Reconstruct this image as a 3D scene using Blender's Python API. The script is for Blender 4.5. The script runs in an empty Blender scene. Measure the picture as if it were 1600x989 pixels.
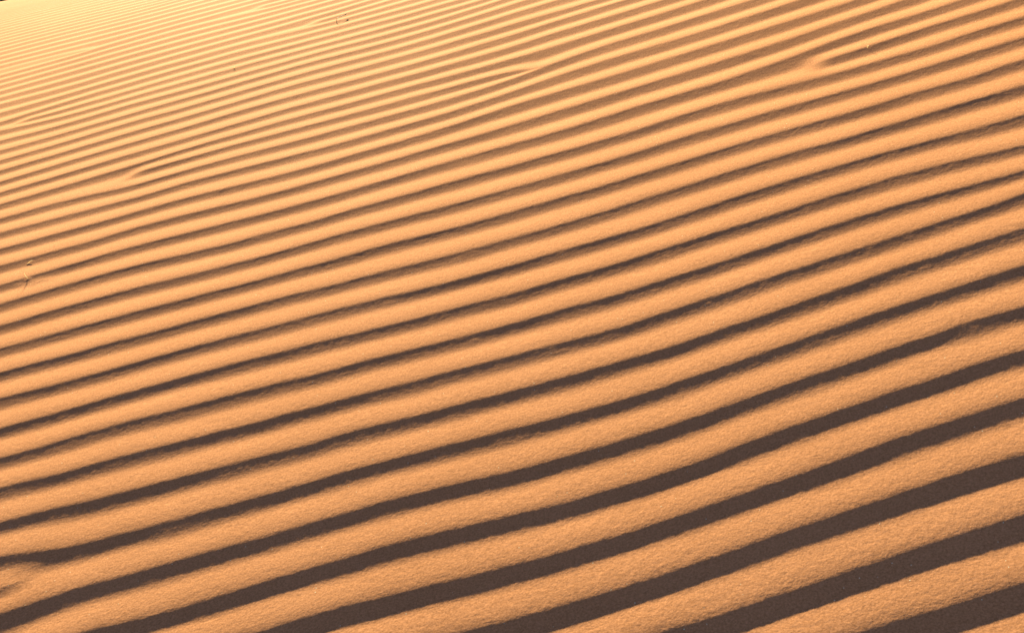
import bpy, bmesh, math, random
import numpy as np
from mathutils import Matrix, Vector

# ------------------------------------------------------------------ settings
PITCH = math.radians(22)          # the camera looks this far down
HFOV = 40.0
SUN_EL = 6.9                   # degrees above the dune face at its middle
SUN_AZ = -0.2                   # sideways component of the sun
AMP = 0.63                         # ripple height factor
SUN_STRENGTH = 5.0
SKY_STRENGTH = 0.058
EXPOSURE = 2.53
rng = np.random.default_rng(7)
random.seed(7)

scene = bpy.context.scene
col = scene.collection

# camera axes in the world, camera looks along -CB
CX = Vector((1, 0, 0)); CU = Vector((0, math.sin(PITCH), math.cos(PITCH))); CB = Vector((0, -math.cos(PITCH), math.sin(PITCH)))
def cam_to_world_dir(p): return CX*p[0] + CU*p[1] + CB*p[2]
O_CAM = [0.0, 0.0, -3.0319713]
# the dune face has its own axes: u along the ripples, v up the slope away from us, n out of the sand
DU = cam_to_world_dir([0.9654205, 0.2177285, 0.1433792]); DV = cam_to_world_dir([0.0, 0.5499826, -0.8351761]); DN = cam_to_world_dir([-0.2606977, 0.8062961, 0.5309645])
CAM_LOC = -cam_to_world_dir(O_CAM)
Q = [0.0078272, 0.0037701, -0.0234824, 0.0022141, 0.0015316, -0.0009924, -0.0001041]

# wind ripple crests in metres on the dune face: (open end, [(u, v) ...])
CRESTS = [
('', [(0.3909,-1.0512), (0.4906,-1.0343), (0.5892,-1.0215), (0.6876,-1.0086), (0.7861,-0.9938)]),
('', [(0.0981,-0.9784), (0.2027,-0.9589), (0.3062,-0.9485), (0.4109,-0.9273), (0.5149,-0.9109), (0.6191,-0.8930), (0.7233,-0.8752), (0.8257,-0.8629)]),
('', [(-0.1142,-0.8808), (-0.0048,-0.8736), (0.1040,-0.8607), (0.2127,-0.8435), (0.3215,-0.8254), (0.4306,-0.8047), (0.5403,-0.7819), (0.6489,-0.7650), (0.7578,-0.7462), (0.8645,-0.7342)]),
('', [(-0.5804,-0.8029), (-0.4637,-0.7921), (-0.3487,-0.7718), (-0.2329,-0.7624), (-0.1177,-0.7573), (-0.0036,-0.7515), (0.1098,-0.7410), (0.2231,-0.7224), (0.3364,-0.7040), (0.4503,-0.6815), (0.5646,-0.6574), (0.6791,-0.6343), (0.7929,-0.6142), (0.9047,-0.6010)]),
('', [(-0.9567,-0.7656), (-0.8464,-0.7127), (-0.7230,-0.7048), (-0.6017,-0.6907), (-0.4816,-0.6720), (-0.3616,-0.6535), (-0.2414,-0.6395), (-0.1214,-0.6325), (-0.0025,-0.6283), (0.1155,-0.6186), (0.2331,-0.6042), (0.3509,-0.5847), (0.4703,-0.5551), (0.5890,-0.5326), (0.7080,-0.5090), (0.8259,-0.4902), (0.9418,-0.4778)]),
('', [(-1.0031,-0.6192), (-0.8803,-0.5895), (-0.7520,-0.5803), (-0.6256,-0.5664), (-0.4999,-0.5513), (-0.3751,-0.5327), (-0.2501,-0.5174), (-0.1253,-0.5110), (-0.0016,-0.5068), (0.1211,-0.4962), (0.2434,-0.4816), (0.3660,-0.4600), (0.4894,-0.4341), (0.6125,-0.4114), (0.7359,-0.3877), (0.8585,-0.3675), (0.9788,-0.3547)]),
('', [(-1.0573,-0.4500), (-0.9156,-0.4625), (-0.7810,-0.4572), (-0.6495,-0.4436), (-0.5189,-0.4277), (-0.3885,-0.4135), (-0.2587,-0.4002), (-0.1293,-0.3923), (-0.0009,-0.3846), (0.1264,-0.3760), (0.2533,-0.3605), (0.3804,-0.3401), (0.5081,-0.3147), (0.6357,-0.2912), (0.7635,-0.2675), (0.8907,-0.2464), (1.0163,-0.2298)]),
('', [(-1.0932,-0.3392), (-0.9521,-0.3324), (-0.8126,-0.3247), (-0.6748,-0.3148), (-0.5383,-0.3026), (-0.4024,-0.2924), (-0.2679,-0.2776), (-0.1335,-0.2734), (-0.0004,-0.2626), (0.1316,-0.2541), (0.2630,-0.2416), (0.3948,-0.2189), (0.5269,-0.1945), (0.6594,-0.1683), (0.7915,-0.1453), (0.9237,-0.1217), (1.0527,-0.1087)]),
('', [(-1.1309,-0.2237), (-0.9858,-0.2135), (-0.8432,-0.1978), (-0.6990,-0.1933), (-0.5578,-0.1791), (-0.4166,-0.1710), (-0.2771,-0.1575), (-0.1380,-0.1514), (-0.0001,-0.1440), (0.1367,-0.1328), (0.2726,-0.1206), (0.4093,-0.0954), (0.5459,-0.0715), (0.6827,-0.0471), (0.8179,-0.0298), (0.9538,-0.0079), (1.0888,0.0120)]),
('', [(-1.1682,-0.1100), (-1.0200,-0.0938), (-0.8736,-0.0729), (-0.7243,-0.0674), (-0.5775,-0.0560), (-0.4309,-0.0516), (-0.2865,-0.0369), (-0.1425,-0.0319), (-0.0000,-0.0241), (0.1416,-0.0103), (0.2824,0.0034), (0.4233,0.0246), (0.5645,0.0490), (0.7052,0.0709), (0.8445,0.0871), (0.9802,0.0924), (1.1148,0.0987)]),
('', [(-1.2080,0.0100), (-1.0541,0.0243), (-0.9024,0.0441), (-0.7499,0.0580), (-0.5975,0.0671), (-0.4463,0.0757), (-0.2962,0.0829), (-0.1473,0.0876), (-0.0001,0.0967), (0.1462,0.1109), (0.2920,0.1278), (0.4379,0.1509), (0.5831,0.1705), (0.7283,0.1921), (0.8711,0.2044), (1.0103,0.2067), (1.1448,0.1990)]),
('', [(-1.2501,0.1360), (-1.0898,0.1471), (-0.9318,0.1626), (-0.7748,0.1791), (-0.6178,0.1906), (-0.4615,0.1993), (-0.3062,0.2053), (-0.1523,0.2072), (-0.0003,0.2223), (0.1508,0.2343), (0.3013,0.2504), (0.4520,0.2745), (0.6024,0.2973), (0.7515,0.3142), (0.8979,0.3226), (1.0407,0.3221), (1.1840,0.3301)]),
('', [(-1.2911,0.2578), (-1.1263,0.2716), (-0.9621,0.2838), (-0.7999,0.2994), (-0.6377,0.3106), (-0.4762,0.3176), (-0.3166,0.3287), (-0.1578,0.3324), (-0.0008,0.3439), (0.1554,0.3602), (0.3110,0.3796), (0.4666,0.4035), (0.6216,0.4245), (0.7742,0.4348), (0.9252,0.4435), (1.0764,0.4583), (1.2241,0.4645)]),
('', [(-1.3323,0.3791), (-1.1629,0.3955), (-0.9947,0.4124), (-0.8250,0.4190), (-0.6579,0.4302), (-0.4923,0.4439), (-0.3279,0.4600), (-0.1637,0.4626), (-0.0015,0.4777), (0.1598,0.4906), (0.3205,0.5087), (0.4808,0.5297), (0.6404,0.5493), (0.7970,0.5561), (0.9535,0.5692), (1.1073,0.5760), (1.2621,0.5921)]),
('', [(-1.3735,0.4996), (-1.2010,0.5228), (-1.0273,0.5402), (-0.8513,0.5421), (-0.6785,0.5508), (-0.5082,0.5673), (-0.3388,0.5837), (-0.1698,0.5920), (-0.0023,0.6034), (0.1640,0.6169), (0.3298,0.6378), (0.4952,0.6596), (0.6591,0.6744), (0.8203,0.6801), (0.9794,0.6845), (1.1402,0.7021), (1.2978,0.7118)]),
('', [(-1.4173,0.6264), (-1.2392,0.6498), (-1.0605,0.6689), (-0.8785,0.6689), (-0.7001,0.6759), (-0.5241,0.6885), (-0.3502,0.7114), (-0.1761,0.7218), (-0.0035,0.7374), (0.1681,0.7466), (0.3388,0.7645), (0.5102,0.7961), (0.6781,0.8026), (0.8414,0.7934), (1.0056,0.8014), (1.1699,0.8158), (1.3333,0.8310)]),
('L', [(0.7844,0.8930), (0.8600,0.8936), (1.0317,0.9179), (1.2014,0.9366), (1.3680,0.9481)]),
('', [(-1.4573,0.7417), (-1.2754,0.7688), (-1.0929,0.7930), (-0.9069,0.7994), (-0.7225,0.8044), (-0.5407,0.8133), (-0.3617,0.8367), (-0.1829,0.8545), (-0.0048,0.8689), (0.1721,0.8824), (0.3491,0.9128), (0.5248,0.9313), (0.7000,0.9517), (0.8807,1.0054), (1.0567,1.0303), (1.2279,1.0385), (1.4013,1.0603)]),
('', [(-1.5029,0.8719), (-1.3106,0.8838), (-1.1237,0.9103), (-0.9346,0.9253), (-0.7437,0.9237), (-0.5575,0.9378), (-0.3729,0.9558), (-0.1895,0.9798), (-0.0063,0.9957), (0.1761,1.0236), (0.3581,1.0457), (0.5394,1.0671), (0.7204,1.0913), (0.9022,1.1223), (1.0841,1.1534)]),
('', [(-1.5443,0.9894), (-1.3488,1.0076), (-1.1538,1.0238), (-0.9616,1.0473), (-0.7646,1.0406), (-0.5735,1.0549), (-0.3841,1.0734), (-0.1958,1.0972), (-0.0083,1.1419), (0.1797,1.1592), (0.3673,1.1838), (0.5541,1.2055), (0.7399,1.2258), (0.9253,1.2477)]),
('', [(-1.5875,1.1111), (-1.3855,1.1258), (-1.1822,1.1303), (-0.9875,1.1627), (-0.7874,1.1665), (-0.5899,1.1725), (-0.3954,1.1900), (-0.2019,1.2065), (-0.0099,1.2449), (0.1832,1.2969), (0.3762,1.3205), (0.5677,1.3358), (0.7603,1.3673)]),
('', [(-1.6295,1.2283), (-1.4250,1.2520), (-1.2095,1.2315), (-1.0106,1.2647), (-0.8077,1.2768), (-0.6061,1.2874), (-0.4064,1.3010), (-0.2083,1.3173), (-0.0115,1.3447), (0.1862,1.4247), (0.3845,1.4513), (0.5821,1.4749)]),
('LR', [(-1.2557,1.3240), (-1.2349,1.3252), (-1.0339,1.3670), (-0.8274,1.3833), (-0.6208,1.3905), (-0.4169,1.4049), (-0.2143,1.4197), (-0.0129,1.4228), (0.0829,1.3960)]),
('', [(-1.6722,1.3472), (-1.4642,1.3758), (-1.2582,1.4109), (-1.0536,1.4525), (-0.8450,1.4776), (-0.6363,1.4986), (-0.4274,1.5077), (-0.2206,1.5228), (-0.0150,1.5308), (0.1891,1.5562), (0.3930,1.5872), (0.5963,1.6138)]),
('', [(-1.7112,1.4546), (-1.5001,1.4886), (-1.2897,1.5254), (-1.0759,1.5490), (-0.8644,1.5807), (-0.6523,1.6075), (-0.4390,1.6198), (-0.2273,1.6320), (-0.0174,1.6507), (0.1919,1.6932), (0.4007,1.7136)]),
('', [(-1.7501,1.5613), (-1.5358,1.6001), (-1.3201,1.6354), (-1.1023,1.6620), (-0.8884,1.7067), (-0.6686,1.7178), (-0.4503,1.7269), (-0.2346,1.7460), (-0.0201,1.7707), (0.1941,1.8117), (0.4081,1.8380)]),
('', [(-1.7924,1.6765), (-1.5705,1.7076), (-1.3517,1.7487), (-1.1284,1.7730), (-0.9086,1.8114), (-0.6868,1.8393), (-0.4624,1.8406), (-0.2420,1.8603), (-0.0230,1.8946), (0.1958,1.9101)]),
('', [(-1.8320,1.7838), (-1.6048,1.8134), (-1.3831,1.8603), (-1.1532,1.8775), (-0.9294,1.9185), (-0.7034,1.9492), (-0.4741,1.9478), (-0.2495,1.9728), (-0.0261,2.0189), (0.1980,2.0456)]),
('', [(-1.8745,1.8982), (-1.6394,1.9192), (-1.4117,1.9615), (-1.1796,1.9880), (-0.9504,2.0256), (-0.7202,2.0586), (-0.4859,2.0551), (-0.2569,2.0819), (-0.0292,2.1344)]),
('', [(-1.9184,2.0156), (-1.6741,2.0247), (-1.4447,2.0774), (-1.2059,2.0970), (-0.9708,2.1289), (-0.7355,2.1575), (-0.4976,2.1595), (-0.2641,2.1849), (-0.0322,2.2426)]),
('', [(-1.9667,2.1441), (-1.7070,2.1243), (-1.4718,2.1718), (-1.2323,2.2054), (-0.9918,2.2337), (-0.7496,2.2474), (-0.5094,2.2629), (-0.2715,2.2894)]),
('L', [(-1.9439,2.2064), (-1.7399,2.2230), (-1.4999,2.2692), (-1.2581,2.3111), (-1.0134,2.3409), (-0.7662,2.3524), (-0.5210,2.3637), (-0.2790,2.3914)]),
('', [(-2.0128,2.2658), (-1.7746,2.3270), (-1.5320,2.3796), (-1.2860,2.4239), (-1.0363,2.4535), (-0.7817,2.4495), (-0.5335,2.4714), (-0.2864,2.4913)]),
('', [(-2.0645,2.4015), (-1.8119,2.4378), (-1.5650,2.4925), (-1.3132,2.5333), (-1.0598,2.5680), (-0.7970,2.5446), (-0.5459,2.5762)]),
('L', [(-0.8732,2.6290), (-0.8108,2.6292), (-0.5572,2.6702)]),
('', [(-2.1172,2.5387), (-1.8503,2.5510), (-1.6004,2.6125), (-1.3432,2.6528), (-1.0831,2.6808), (-0.8263,2.7237), (-0.5699,2.7754)]),
('', [(-2.1590,2.6469), (-1.8924,2.6747), (-1.6353,2.7299), (-1.3724,2.7684), (-1.1064,2.7924), (-0.8432,2.8259)]),
('', [(-2.2034,2.7614), (-1.9353,2.7994), (-1.6712,2.8501), (-1.4038,2.8915), (-1.1293,2.9009), (-0.8624,2.9407)]),
('', [(-2.2445,2.8666), (-1.9751,2.9147), (-1.7042,2.9599), (-1.4356,3.0152), (-1.1541,3.0175)]),
('', [(-2.2887,2.9791), (-2.0102,3.0157), (-1.7412,3.0820), (-1.4669,3.1360), (-1.1765,3.1218)]),
('L', [(-1.2170,3.2157), (-1.1961,3.2124)]),
('', [(-2.3270,3.0762), (-2.0439,3.1123), (-1.7788,3.2050), (-1.4982,3.2560), (-1.2158,3.3031)]),
('R', [(-2.3709,3.1871), (-2.0770,3.2066), (-1.9201,3.1835)]),
('', [(-2.4141,3.2954), (-2.1120,3.3057), (-1.8143,3.3207), (-1.5298,3.3761), (-1.2401,3.4140)]),
('', [(-2.4586,3.4067), (-2.1561,3.4302), (-1.8525,3.4440), (-1.5639,3.5048), (-1.2635,3.5197)]),
('', [(-2.5048,3.5213), (-2.2011,3.5564), (-1.8937,3.5763), (-1.5964,3.6262)]),
('', [(-2.5556,3.6469), (-2.2476,3.6859), (-1.9323,3.6992), (-1.6294,3.7485)]),
('', [(-2.6038,3.7654), (-2.2875,3.7964), (-1.9673,3.8102), (-1.6651,3.8801)]),
('', [(-2.6520,3.8834), (-2.3318,3.9183), (-2.0014,3.9175), (-1.6963,3.9942)]),
('', [(-2.6964,3.9915), (-2.3694,4.0211), (-2.0410,4.0412)]),
('', [(-2.7438,4.1061), (-2.4085,4.1278), (-2.0732,4.1415)]),
('', [(-2.7892,4.2158), (-2.4504,4.2413), (-2.1068,4.2454)]),
('', [(-2.8356,4.3272), (-2.4943,4.3599), (-2.1475,4.3706)]),
('', [(-2.8841,4.4430), (-2.5373,4.4753), (-2.1867,4.4906)]),
('', [(-2.9362,4.5669), (-2.5850,4.6024)]),
('', [(-2.9870,4.6871), (-2.6316,4.7261)]),
('', [(-3.0388,4.8094), (-2.6838,4.8640)]),
('', [(-3.0918,4.9336), (-2.7398,5.0110)]),
('R', [(-1.0265,-0.5459), (-0.9889,-0.5366), (-0.9530,-0.5217)])]

# ------------------------------------------------------------------ dune shape
def macro(u, v):
    uc = np.clip(u, -4.5, 3.0); vc = np.clip(v, -2.2, 11.0)
    def f(u, v): return Q[0]*u*u+Q[1]*u*v+Q[2]*v*v+Q[3]*u**3+Q[4]*u*u*v+Q[5]*u*v*v+Q[6]*v**3
    e = 1e-3
    fu = (f(uc+e, vc)-f(uc-e, vc))/(2*e); fv = (f(uc, vc+e)-f(uc, vc-e))/(2*e)
    far = np.maximum(u-3.0, 0)
    return f(uc, vc) + fu*(u-uc) + fv*(v-vc) - 0.012*far*far

def value_noise(x, y, seed):
    r = np.random.default_rng(seed); T = r.random((256, 256))*2-1
    xi = np.floor(x).astype(int); yi = np.floor(y).astype(int)
    fx = x-xi; fy = y-yi
    fx = fx*fx*fx*(fx*(fx*6-15)+10); fy = fy*fy*fy*(fy*(fy*6-15)+10)
    a = T[xi % 256, yi % 256]; b = T[(xi+1) % 256, yi % 256]; c = T[xi % 256, (yi+1) % 256]; d = T[(xi+1) % 256, (yi+1) % 256]
    return (a*(1-fx)+b*fx)*(1-fy) + (c*(1-fx)+d*fx)*fy

# cross-section of one ripple, t = 0 at a crest, running towards the viewer, t = 1 at the next crest
PT = np.linspace(0, 1, 401)
def profile(ts, degs):
    s = np.interp(PT, ts, np.tan(np.radians(degs)))
    pos = np.where(s > 0, s, 0).sum(); neg = -np.where(s < 0, s, 0).sum()
    s = np.where(s > 0, s*neg/pos, s)
    h = np.concatenate([[0], np.cumsum((s[1:]+s[:-1])/2)/400.0])
    return h - PT*h[-1]
PH = profile([0, 0.02, 0.045, 0.08, 0.12, 0.19, 0.26, 0.305, 0.36, 0.45, 0.56, 0.7, 0.82, 0.92, 0.97, 1], [-6.5, -11, -13, -11.8, -10.4, -8.8, -7.4, -3.6, 0.5, 5.6, 5.8, 4.6, 2.8, 0.6, -2.2, -6.5])                # short steep lee face
PH2 = profile([0, 0.02, 0.05, 0.33, 0.4, 0.46, 0.55, 0.7, 0.82, 0.92, 0.97, 1], [-6.5, -10, -10.2, -8.6, -3, 2.2, 5.8, 5.4, 3.5, 0.8, -2.2, -6.5])             # broader, flatter lee face, found higher up the slope

MEAN_SLOPE = 0.11
def natural_spline(x, y, xe):
    n = len(x)
    h = np.diff(x); al = np.zeros(n)
    A = np.zeros((n, n)); A[0, 0] = A[-1, -1] = 1
    for i in range(1, n-1):
        A[i, i-1] = h[i-1]; A[i, i] = 2*(h[i-1]+h[i]); A[i, i+1] = h[i]
        al[i] = 3*((y[i+1]-y[i])/h[i]-(y[i]-y[i-1])/h[i-1])
    c = np.linalg.solve(A, al)
    j = np.clip(np.searchsorted(x, xe)-1, 0, n-2)
    b = (y[1:]-y[:-1])/h - h*(2*c[:-1]+c[1:])/3; d = (c[1:]-c[:-1])/(3*h)
    t = xe-x[j]
    return y[j]+b[j]*t+c[j]*t*t+d[j]*t**3

def build_dune():
    # grid: fine where the ripples are read, growing coarser round them
    uc = np.arange(-3.8, 2.2, 0.004)
    def grow(start, step, end, k):
        out = []; x = start
        while abs(x) < end: x += step; step *= k; out.append(x)
        return np.array(out)
    U = np.concatenate([grow(-3.8, -0.007, 55, 1.09)[::-1], uc, grow(uc[-1], 0.007, 40, 1.09)])
    vs = [-1.9]
    while vs[-1] < 7.4: vs.append(vs[-1] + 0.0021*max(1.0, (3.03+0.86*vs[-1])/2.2))
    vs = np.array(vs)
    V = np.concatenate([grow(-1.9, -0.004, 40, 1.09)[::-1], vs, grow(vs[-1], 0.012, 60, 1.09)])
    # crest positions at every u
    cv = []; fork = []
    for side, pts in CRESTS:
        P = np.array(sorted(pts))
        x, y = P[:, 0], P[:, 1].copy()
        if len(x) > 3:
            y[1:-1] = 0.15*P[:-2, 1]+0.7*P[1:-1, 1]+0.15*P[2:, 1]
        sl = (y[1]-y[0])/(x[1]-x[0]); sr = (y[-1]-y[-2])/(x[-1]-x[-2])
        s1 = 0.5*sl+0.5*MEAN_SLOPE; s2 = 0.5*sr+0.5*MEAN_SLOPE
        xl = [x[0]-0.3]; yl = [y[0]-0.3*s1]
        for k in (0.4, 0.8, 1.6, 3.2, 6.4): yl.append(yl[-1]-k*MEAN_SLOPE); xl.append(xl[-1]-k)
        xr = [x[-1]+0.3]; yr = [y[-1]+0.3*s2]
        for k in (0.4, 0.8, 1.6, 3.2, 6.4): yr.append(yr[-1]+k*MEAN_SLOPE); xr.append(xr[-1]+k)
        X = np.concatenate([xl[::-1], x, xr]); Y = np.concatenate([yl[::-1], y, yr])
        line = natural_spline(X, Y, np.clip(U, X[0], X[-1]))
        w = np.ones_like(U)
        if 'L' in side: w = np.minimum(w, np.clip((U-x[0]+0.02)/0.1, 0, 1))
        if 'R' in side: w = np.minimum(w, np.clip((x[-1]+0.02-U)/0.1, 0, 1))
        w = w*w*(3-2*w)
        if len(pts) == 3 and side == 'R': w = np.where(w >= 0.999, 0.998, w)*0.75
        cv.append(line); fork.append(w)
    cv = np.array(cv); W = np.array(fork)
    base = cv[0]
    near = np.array([base-0.122*k for k in range(1, 13)])
    top = np.max(np.where(W > 0, cv, -9), axis=0)
    far = np.array([top+0.116*k for k in range(1, 30)])
    cv = np.concatenate([cv, near, far]); W = np.concatenate([W, np.ones((len(near)+len(far), len(U)))])
    nu, nv = len(U), len(V)
    UU, VV = np.meshgrid(U, V, indexing='ij')
    # small wander of the crests and of the ripple height
    warp = 0.0022*value_noise(UU*9, VV*14, 1) + 0.0007*value_noise(UU*24, VV*30, 2) + 0.0004*value_noise(UU*60, VV*70, 3)
    amp = 1 + 0.05*value_noise(UU*2.2, VV*9, 4) + 0.03*value_noise(UU*7, VV*12, 5)
    # where a ripple begins or ends its neighbour stands a little taller
    for side, pts in CRESTS:
        P = sorted(pts)
        for s, (u0, v0), d in (('L', P[0], 1), ('R', P[-1], -1)):
            if s in side and len(P) != 3 or (s == 'L' and side == 'L'):
                amp = amp + (0.20 if d > 0 else 0.12)*np.exp(-((UU-u0-0.13*d)/0.14)**2-((VV-v0-0.03)/0.10)**2)
    Hh = np.zeros((nu, nv))
    def sm(x, a, b):
        x = np.clip((x-a)/(b-a), 0, 1); return x*x*(3-2*x)
    def heights(c, vv, wide):
        j = np.clip(np.searchsorted(c, vv), 1, len(c)-1)
        L = c[j]-c[j-1]
        t = np.clip((c[j]-vv)/L, 0, 1)
        return (np.interp(t, PT, PH)*(1-wide) + np.interp(t, PT, PH2)*wide*0.98)*np.clip(L, 0.03, 0.16), j
    for i in range(nu):
        w = W[:, i]; vv = V+warp[i]+0.0045
        full = np.sort(cv[w >= 0.999, i]); al = w > 0
        wide = sm(V+0.2*np.sin(U[i]*2.1), 0.45, 1.35)*np.maximum(sm(U[i], -1.1, -0.2), sm(V, 1.8, 2.6))
        h0, _ = heights(full, vv, wide)
        part = np.where(al & (w < 0.999))[0]
        if len(part):
            allc = np.sort(cv[al, i])
            h1, _ = heights(allc, vv, wide)
            a = np.ones(nv)
            for p in part: a = np.where(np.abs(vv-cv[p, i]) < 0.22, np.minimum(a, w[p]), a)
            h0 = h0*(1-a)+h1*a
        Hh[i] = h0
    fadeu = np.clip((U+4.6)/0.6, 0, 1)*np.clip((3.2-U)/0.6, 0, 1)
    fadev = np.clip((V+2.4)/0.5, 0, 1)*np.clip((8.4-V)/0.9, 0, 1)
    far_low = 1-0.28*np.clip((V-1.7)/2.4, 0, 1)-0.11*np.clip((0.6-V)/1.0, 0, 1)      # the ripples are a little flatter near us and towards the brow
    Hh *= far_low[None, :]*AMP*amp*fadeu[:, None]*fadev[None, :]
    # crumbled spots where something poked the sand
    def mound(u0, v0, su, sv, h, rough):
        g = np.exp(-((UU-u0)/su)**2-((VV-v0)/sv)**2)
        return g*h*(1+rough*value_noise(UU*130, VV*130, 9))
    Hh += mound(-1.335, 0.712, 0.05, 0.018, 0.0014, 0.2) + mound(-1.372, 0.735, 0.008, 0.008, 0.0008, 0.3)
    Hh += mound(-0.870, 1.036, 0.018, 0.014, 0.0005, 0.5)
    Hh += (0.00005*value_noise(UU*70, VV*85, 11) + 7e-05*value_noise(UU*190, VV*230, 12))*fadeu[:, None]*fadev[None, :]
    Z = macro(UU, VV)+Hh
    co = np.stack([UU, VV, Z], -1).reshape(-1, 3).astype(np.float32)
    idx = np.arange(nu*nv).reshape(nu, nv)
    quads = np.stack([idx[:-1, :-1], idx[1:, :-1], idx[1:, 1:], idx[:-1, 1:]], -1).reshape(-1, 4)
    me = bpy.data.meshes.new('dune')
    me.vertices.add(len(co)); me.vertices.foreach_set('co', co.ravel())
    me.loops.add(quads.size); me.loops.foreach_set('vertex_index', quads.ravel().astype(np.int32))
    me.polygons.add(len(quads))
    me.polygons.foreach_set('loop_start', np.arange(0, quads.size, 4, dtype=np.int32))
    me.polygons.foreach_set('use_smooth', np.ones(len(quads), dtype=bool))
    me.update(calc_edges=True)
    o = bpy.data.objects.new('dune', me); col.objects.link(o)
    o.matrix_world = Matrix(((DU.x, DV.x, DN.x, 0), (DU.y, DV.y, DN.y, 0), (DU.z, DV.z, DN.z, 0), (0, 0, 0, 1)))
    o['kind'] = 'structure'; o['label'] = 'orange sand dune covered in wind ripples with dark shadows'
    def at(u, v):
        i = np.abs(U-u).argmin(); j = np.abs(V-v).argmin()
        return DU*u + DV*v + DN*float(Z[i, j])
    return o, at

# ------------------------------------------------------------------ materials
def new_mat(name):
    m = bpy.data.materials.new(name); m.use_nodes = True
    nt = m.node_tree; return m, nt, nt.nodes, nt.links, nt.nodes['Principled BSDF']

def sand_material():
    m, nt, N, Lk, b = new_mat('sand')
    tc = N.new('ShaderNodeTexCoord')
    def noise(scale, detail, rough=0.5):
        n = N.new('ShaderNodeTexNoise'); n.inputs['Scale'].default_value = scale; n.inputs['Detail'].default_value = detail
        n.inputs['Roughness'].default_value = rough; Lk.new(tc.outputs['Object'], n.inputs['Vector']); return n
    # colour: grains of several shades, broad faint drift, a few pale quartz grains
    ng = noise(260, 3.0, 0.75); nb = noise(3.0, 3.0)
    r1 = N.new('ShaderNodeValToRGB'); Lk.new(ng.outputs['Fac'], r1.inputs['Fac'])
    c = (0.52, 0.213, 0.093)
    e = r1.color_ramp.elements
    e[0].position = 0.30; e[0].color = (c[0]*0.72, c[1]*0.70, c[2]*0.66, 1)
    e[1].position = 0.70; e[1].color = (min(1, c[0]*1.25), c[1]*1.27, c[2]*1.35, 1)
    mx = N.new('ShaderNodeMix'); mx.data_type = 'RGBA'; mx.blend_type = 'MULTIPLY'; mx.inputs['Factor'].default_value = 1
    r2 = N.new('ShaderNodeValToRGB'); Lk.new(nb.outputs['Fac'], r2.inputs['Fac'])
    r2.color_ramp.elements[0].position = 0.3; r2.color_ramp.elements[0].color = (0.93, 0.92, 0.90, 1)
    r2.color_ramp.elements[1].position = 0.7; r2.color_ramp.elements[1].color = (1, 1, 1, 1)
    Lk.new(r1.outputs['Color'], mx.inputs['A']); Lk.new(r2.outputs['Color'], mx.inputs['B'])
    vo = N.new('ShaderNodeTexVoronoi'); vo.inputs['Scale'].default_value = 110; vo.inputs['Randomness'].default_value = 1.0
    Lk.new(tc.outputs['Object'], vo.inputs['Vector'])
    sep = N.new('ShaderNodeSeparateColor'); Lk.new(vo.outputs['Color'], sep.inputs['Color'])
    g1 = N.new('ShaderNodeMath'); g1.operation = 'GREATER_THAN'; g1.inputs[1].default_value = 0.965; Lk.new(sep.outputs['Red'], g1.inputs[0])
    g2 = N.new('ShaderNodeMath'); g2.operation = 'LESS_THAN'; g2.inputs[1].default_value = 0.11; Lk.new(vo.outputs['Distance'], g2.inputs[0])
    g3 = N.new('ShaderNodeMath'); g3.operation = 'MULTIPLY'; Lk.new(g1.outputs[0], g3.inputs[0]); Lk.new(g2.outputs[0], g3.inputs[1])
    m2 = N.new('ShaderNodeMix'); m2.data_type = 'RGBA'; Lk.new(g3.outputs[0], m2.inputs['Factor'])
    Lk.new(mx.outputs['Result'], m2.inputs['A']); m2.inputs['B'].default_value = (0.82, 0.66, 0.44, 1)
    Lk.new(m2.outputs['Result'], b.inputs['Base Color'])
    b.inputs['Roughness'].default_value = 0.9
    b.inputs['Specular IOR Level'].default_value = 0.0035
    b.inputs['Diffuse Roughness'].default_value = 0.0
    # grain relief
    n1 = noise(210, 4.0, 0.55)
    b1 = N.new('ShaderNodeBump'); b1.inputs['Strength'].default_value = 1.0; b1.inputs['Distance'].default_value = 0.00029
    pg = N.new('ShaderNodeBump'); pg.inputs['Strength'].default_value = 1.0; pg.inputs['Distance'].default_value = 0.0005
    n2 = noise(75, 2.0, 0.5)
    b2 = N.new('ShaderNodeBump'); b2.inputs['Strength'].default_value = 1.0; b2.inputs['Distance'].default_value = 0.0004
    Lk.new(n2.outputs['Fac'], b2.inputs['Height']); Lk.new(b2.outputs['Normal'], b1.inputs['Normal'])
    Lk.new(n1.outputs['Fac'], b1.inputs['Height'])
    Lk.new(g3.outputs[0], pg.inputs['Height']); Lk.new(b1.outputs['Normal'], pg.inputs['Normal'])
    Lk.new(pg.outputs['Normal'], b.inputs['Normal'])
    return m

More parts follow.
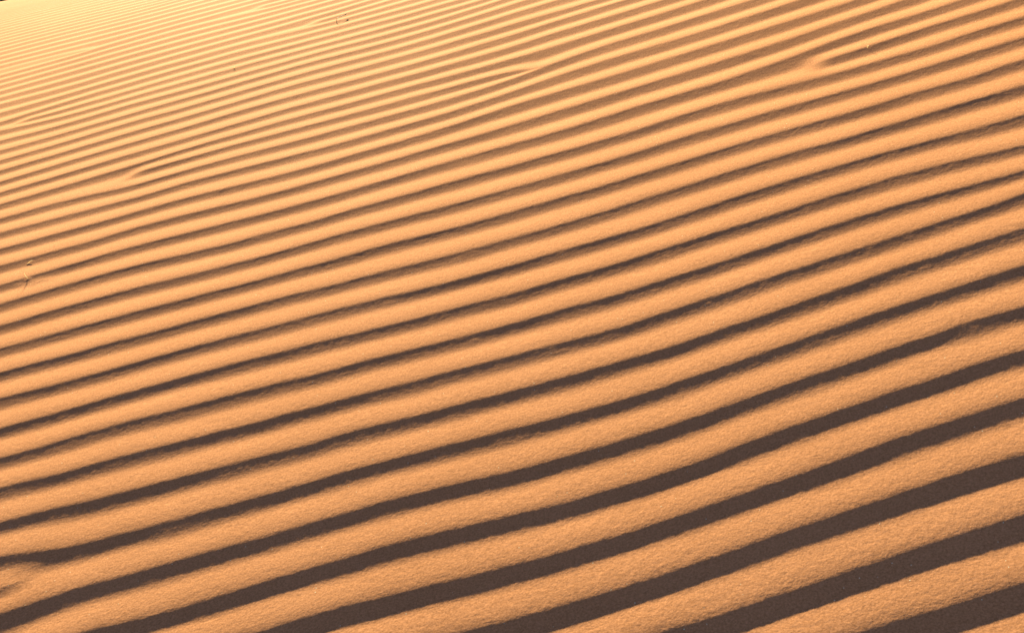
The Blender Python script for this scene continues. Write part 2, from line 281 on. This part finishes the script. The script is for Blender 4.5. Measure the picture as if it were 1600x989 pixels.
def plain_material(name, c, rough=0.8, var=0.25, scale=300.0, transl=0.0):
    m, nt, N, Lk, b = new_mat(name)
    tc = N.new('ShaderNodeTexCoord'); n = N.new('ShaderNodeTexNoise'); n.inputs['Scale'].default_value = scale; n.inputs['Detail'].default_value = 3
    Lk.new(tc.outputs['Object'], n.inputs['Vector'])
    r = N.new('ShaderNodeValToRGB'); Lk.new(n.outputs['Fac'], r.inputs['Fac'])
    r.color_ramp.elements[0].position = 0.3; r.color_ramp.elements[0].color = (*[x*(1-var) for x in c], 1)
    r.color_ramp.elements[1].position = 0.7; r.color_ramp.elements[1].color = (*[min(1, x*(1+var)) for x in c], 1)
    Lk.new(r.outputs['Color'], b.inputs['Base Color']); b.inputs['Roughness'].default_value = rough
    if transl > 0:          # thin dry straw lets light through
        tr = N.new('ShaderNodeBsdfTranslucent'); Lk.new(r.outputs['Color'], tr.inputs['Color'])
        ms = N.new('ShaderNodeMixShader'); ms.inputs[0].default_value = transl
        Lk.new(b.outputs['BSDF'], ms.inputs[1]); Lk.new(tr.outputs['BSDF'], ms.inputs[2]); Lk.new(ms.outputs['Shader'], nt.nodes['Material Output'].inputs['Surface'])
    return m

def tag(o, label, cat, group=None):
    o['label'] = label; o['category'] = cat
    if group: o['group'] = group

# ------------------------------------------------------------------ small things on the sand
def tube(bm, pts, radii, seg=8):
    """a tapering bent tube through pts"""
    rings = []
    n = len(pts)
    for i, p in enumerate(pts):
        d = (pts[min(i+1, n-1)]-pts[max(i-1, 0)]).normalized()
        a = d.cross(Vector((0.31, 0.87, 0.38))).normalized(); b = d.cross(a)
        rings.append([bm.verts.new(p + (a*math.cos(2*math.pi*k/seg)+b*math.sin(2*math.pi*k/seg))*radii[i]) for k in range(seg)])
    for r, s in zip(rings[:-1], rings[1:]):
        for k in range(seg): bm.faces.new((r[k], r[(k+1) % seg], s[(k+1) % seg], s[k]))
    bm.faces.new(rings[0][::-1]); bm.faces.new(rings[-1])

def mesh_obj(name, bm, mat, parent=None, loc=None):
    bmesh.ops.recalc_face_normals(bm, faces=bm.faces)
    me = bpy.data.meshes.new(name); bm.to_mesh(me); bm.free()
    for p in me.polygons: p.use_smooth = True
    me.materials.append(mat)
    o = bpy.data.objects.new(name, me); col.objects.link(o)
    if parent: o.parent = parent
    if loc is not None: o.location = loc
    return o

def off(r, u, t=0.0):
    """offset in metres: r to the right, u up, t away from the viewer"""
    return Vector((r, t, u))

def smooth_path(ctrl, n=14):
    ctrl = [Vector(c) for c in ctrl]; out = []
    P = [ctrl[0]*2-ctrl[1]] + ctrl + [ctrl[-1]*2-ctrl[-2]]
    for i in range(1, len(P)-2):
        for k in range(n):
            t = k/n; a, b, c, d = P[i-1], P[i], P[i+1], P[i+2]
            out.append(0.5*((2*b)+(c-a)*t+(2*a-5*b+4*c-d)*t*t+(3*b-a-3*c+d)*t**3))
    out.append(ctrl[-1]); return out

def build_small(at, straw_m, dark_m):
    def lay(o, u, v):
        o.matrix_world = Matrix.Translation(at(u, v)) @ Matrix(((DU.x, DV.x, DN.x, 0), (DU.y, DV.y, DN.y, 0), (DU.z, DV.z, DN.z, 0), (0, 0, 0, 1)))
    # pale cut straw poking out of the sand
    bm = bmesh.new()
    p = smooth_path([(0.0005, -0.003, -0.003), (0, 0, 0.001), (-0.005, 0.006, 0.007), (-0.0075, 0.011, 0.0125)])
    tube(bm, p, [0.0012*(1-0.5*i/(len(p)-1)) for i in range(len(p))])
    o = mesh_obj('straw', bm, straw_m); lay(o, -1.3749, 0.7409); tag(o, 'short pale straw leaning out of a small dent in the sand', 'straw')
    # curled flake above it
    bm = bmesh.new()
    p = smooth_path([(-0.006, -0.003, 0.0005), (-0.002, 0.003, 0.001), (0.003, 0.0075, 0.002), (0.008, 0.0075, 0.002)])
    tube(bm, p, [0.0005]*len(p))
    o = mesh_obj('straw', bm, straw_m); lay(o, -1.4052, 0.8442); tag(o, 'tiny curled pale straw lying flat just beyond the leaning straw', 'straw')
    # tiny forked tuft
    e = bpy.data.objects.new('dry_tuft', None); e.empty_display_size = 0.01; col.objects.link(e); e.location = at(-1.073, 2.2217)
    tag(e, 'tiny forked dry tuft with two pale blades on a ripple crest', 'dry tuft')
    for dx, h in ((-0.004, 0.004), (0.003, 0.006)):
        bm = bmesh.new(); p = smooth_path([off(0, -0.004), off(dx*0.3, 0.002), off(dx, h)])
        tube(bm, p, [0.0008*(1-0.5*i/(len(p)-1)) for i in range(len(p))]); mesh_obj('blade', bm, straw_m, e)
    # pale curl on the right
    bm = bmesh.new(); p = smooth_path([off(-0.0015, -0.001), off(-0.001, 0.003), off(0.001, 0.006), off(0.0025, 0.0065)])
    tube(bm, p, [0.0005]*len(p))
    o = mesh_obj('straw', bm, straw_m, loc=at(0.9541, 0.8973)); tag(o, 'tiny bright curl of straw in a ripple trough on the right', 'straw')
    # bent grass stalk with a seed head
    e = bpy.data.objects.new('grass_stalk', None); e.empty_display_size = 0.02; col.objects.link(e); e.location = at(-0.7274, 2.5245)
    tag(e, 'thin dark grass stalk sharply bent over and ending in a seed head', 'grass stalk')
    e.matrix_world = Matrix.Translation(at(-0.7274, 2.5245)) @ Matrix(((DU.x, DV.x, DN.x, 0), (DU.y, DV.y, DN.y, 0), (DU.z, DV.z, DN.z, 0), (0, 0, 0, 1)))
    bm = bmesh.new(); p = smooth_path([(0, -0.004, -0.005), (0, 0, 0), (0.001, 0.012, 0.009), (0.004, 0.022, 0.0115), (0.016, 0.039, 0.009), (0.029, 0.055, 0.006)])
    tube(bm, p, [0.0016-0.0010*min(1, i/(len(p)*0.55)) for i in range(len(p))]); mesh_obj('stem', bm, dark_m, e)
    bm = bmesh.new(); p = [Vector((0.028+0.006*k/8, 0.054+0.007*k/8, 0.006)) for k in range(9)]
    tube(bm, p, [0.0005+0.0014*math.sin(math.pi*(k+0.3)/9) for k in range(9)]); mesh_obj('seed_head', bm, dark_m, e)

def build_shrub(loc, mat_leaf, mat_wood):
    e = bpy.data.objects.new('shrub', None); col.objects.link(e); e.location = loc
    tag(e, 'dark green scrub bush beyond the dune brow in the far corner', 'shrub')
    r = random.Random(3)
    bm = bmesh.new(); tips = []
    for k in range(9):
        a = 2*math.pi*k/9+r.uniform(-.3, .3); sp = r.uniform(0.8, 2.6); h = r.uniform(1.6, 3.0)
        p = smooth_path([Vector((0.1*math.cos(a), 0.1*math.sin(a), -0.2)), Vector((sp*.35*math.cos(a), sp*.35*math.sin(a), h*.45)), Vector((sp*math.cos(a), sp*math.sin(a), h))], 6)
        tube(bm, p, [0.09*(1-0.8*i/(len(p)-1)) for i in range(len(p))], 6); tips += p[5:]
    mesh_obj('stem', bm, mat_wood, e)
    bm = bmesh.new()
    for k in range(9000):
        c = r.choice(tips) + Vector((r.gauss(0, .42), r.gauss(0, .42), r.gauss(0, .34)))
        if c.z < 0.15: continue
        n = Vector((r.gauss(0, 1), r.gauss(0, 1), r.gauss(0.4, 1))).normalized(); a = n.orthogonal().normalized(); b = n.cross(a)
        s = r.uniform(.05, .11)
        bm.faces.new([bm.verts.new(c+a*s), bm.verts.new(c+b*s*.45), bm.verts.new(c-a*s), bm.verts.new(c-b*s*.45)])
    mesh_obj('foliage', bm, mat_leaf, e)

# ------------------------------------------------------------------ build
dune, at = build_dune()
dune.data.materials.append(sand_material())
straw_m = plain_material('straw', (0.80, 0.68, 0.44), 0.6, 0.15, 300.0, 0.6)
dark_m = plain_material('dry_grass', (0.10, 0.06, 0.03), 0.7)
build_small(at, straw_m, dark_m)

# the plain far below, reaching the horizon
GZ = -4.0
bm = bmesh.new()
rings = [0.0, 30, 60, 120, 250, 600, 1500, 4000]
prev = None
for R in rings:
    if R == 0: cur = [bm.verts.new((0, 0, GZ))]
    else: cur = [bm.verts.new((R*math.cos(2*math.pi*k/48), R*math.sin(2*math.pi*k/48), GZ)) for k in range(48)]
    if prev is not None:
        for k in range(48):
            k2 = (k+1) % 48
            if len(prev) == 1: bm.faces.new((prev[0], cur[k], cur[k2]))
            else: bm.faces.new((prev[k], cur[k], cur[k2], prev[k2]))
    prev = cur
g = mesh_obj('ground', bm, plain_material('scrub_soil', (0.16, 0.13, 0.06), 0.95, 0.5, 0.08)); g['kind'] = 'structure'
g['label'] = 'flat dry plain beyond the dune'
corner = cam_to_world_dir(((-797)/2197.98, (494.5-1.0)/2197.98, -1.0)); corner.z = 0; corner.normalize()
build_shrub(Vector((CAM_LOC.x, CAM_LOC.y, GZ)) + corner*27, plain_material('scrub_leaf', (0.05, 0.065, 0.02), 0.7, 0.4, 4.0), plain_material('scrub_wood', (0.10, 0.075, 0.05), 0.9))

# ------------------------------------------------------------------ light
el = math.radians(SUN_EL)
S = (DU*SUN_AZ + DV*math.sqrt(max(0, 1-SUN_AZ**2))).normalized()*math.cos(el) + DN*math.sin(el)
S.normalize()
sl = bpy.data.lights.new('sun', 'SUN'); sl.energy = SUN_STRENGTH; sl.angle = math.radians(0.55); sl.color = (1, 0.99, 0.65)
so = bpy.data.objects.new('sun', sl); col.objects.link(so); so.rotation_mode = 'QUATERNION'; so.rotation_quaternion = S.to_track_quat('Z', 'Y')
w = bpy.data.worlds.new('World'); scene.world = w; w.use_nodes = True
wn = w.node_tree; sky = wn.nodes.new('ShaderNodeTexSky'); sky.sky_type = 'NISHITA'; sky.sun_disc = False
sky.sun_elevation = math.asin(S.z); sky.sun_rotation = math.atan2(S.x, S.y)
sky.air_density = 0.3; sky.dust_density = 0.2; sky.altitude = 2000; sky.ozone_density = 0.0
bg = wn.nodes['Background']; bg.inputs['Strength'].default_value = SKY_STRENGTH
wn.links.new(sky.outputs['Color'], bg.inputs['Color'])
print('sun elevation', math.degrees(math.asin(S.z)), 'cam', CAM_LOC[:], 'slope', math.degrees(math.acos(DN.z)))

# ------------------------------------------------------------------ camera and view
cd = bpy.data.cameras.new('camera'); cd.sensor_width = 36; cd.angle = math.radians(HFOV); cd.clip_start = 0.05; cd.clip_end = 10000

co = bpy.data.objects.new('camera', cd); col.objects.link(co)
co.location = CAM_LOC; co.rotation_euler = (math.pi/2-PITCH, 0, 0)
scene.camera = co
vs = scene.view_settings; vs.view_transform = 'Standard'; vs.look = 'None'; vs.exposure = EXPOSURE; vs.gamma = 1.0; vs.use_curve_mapping = False
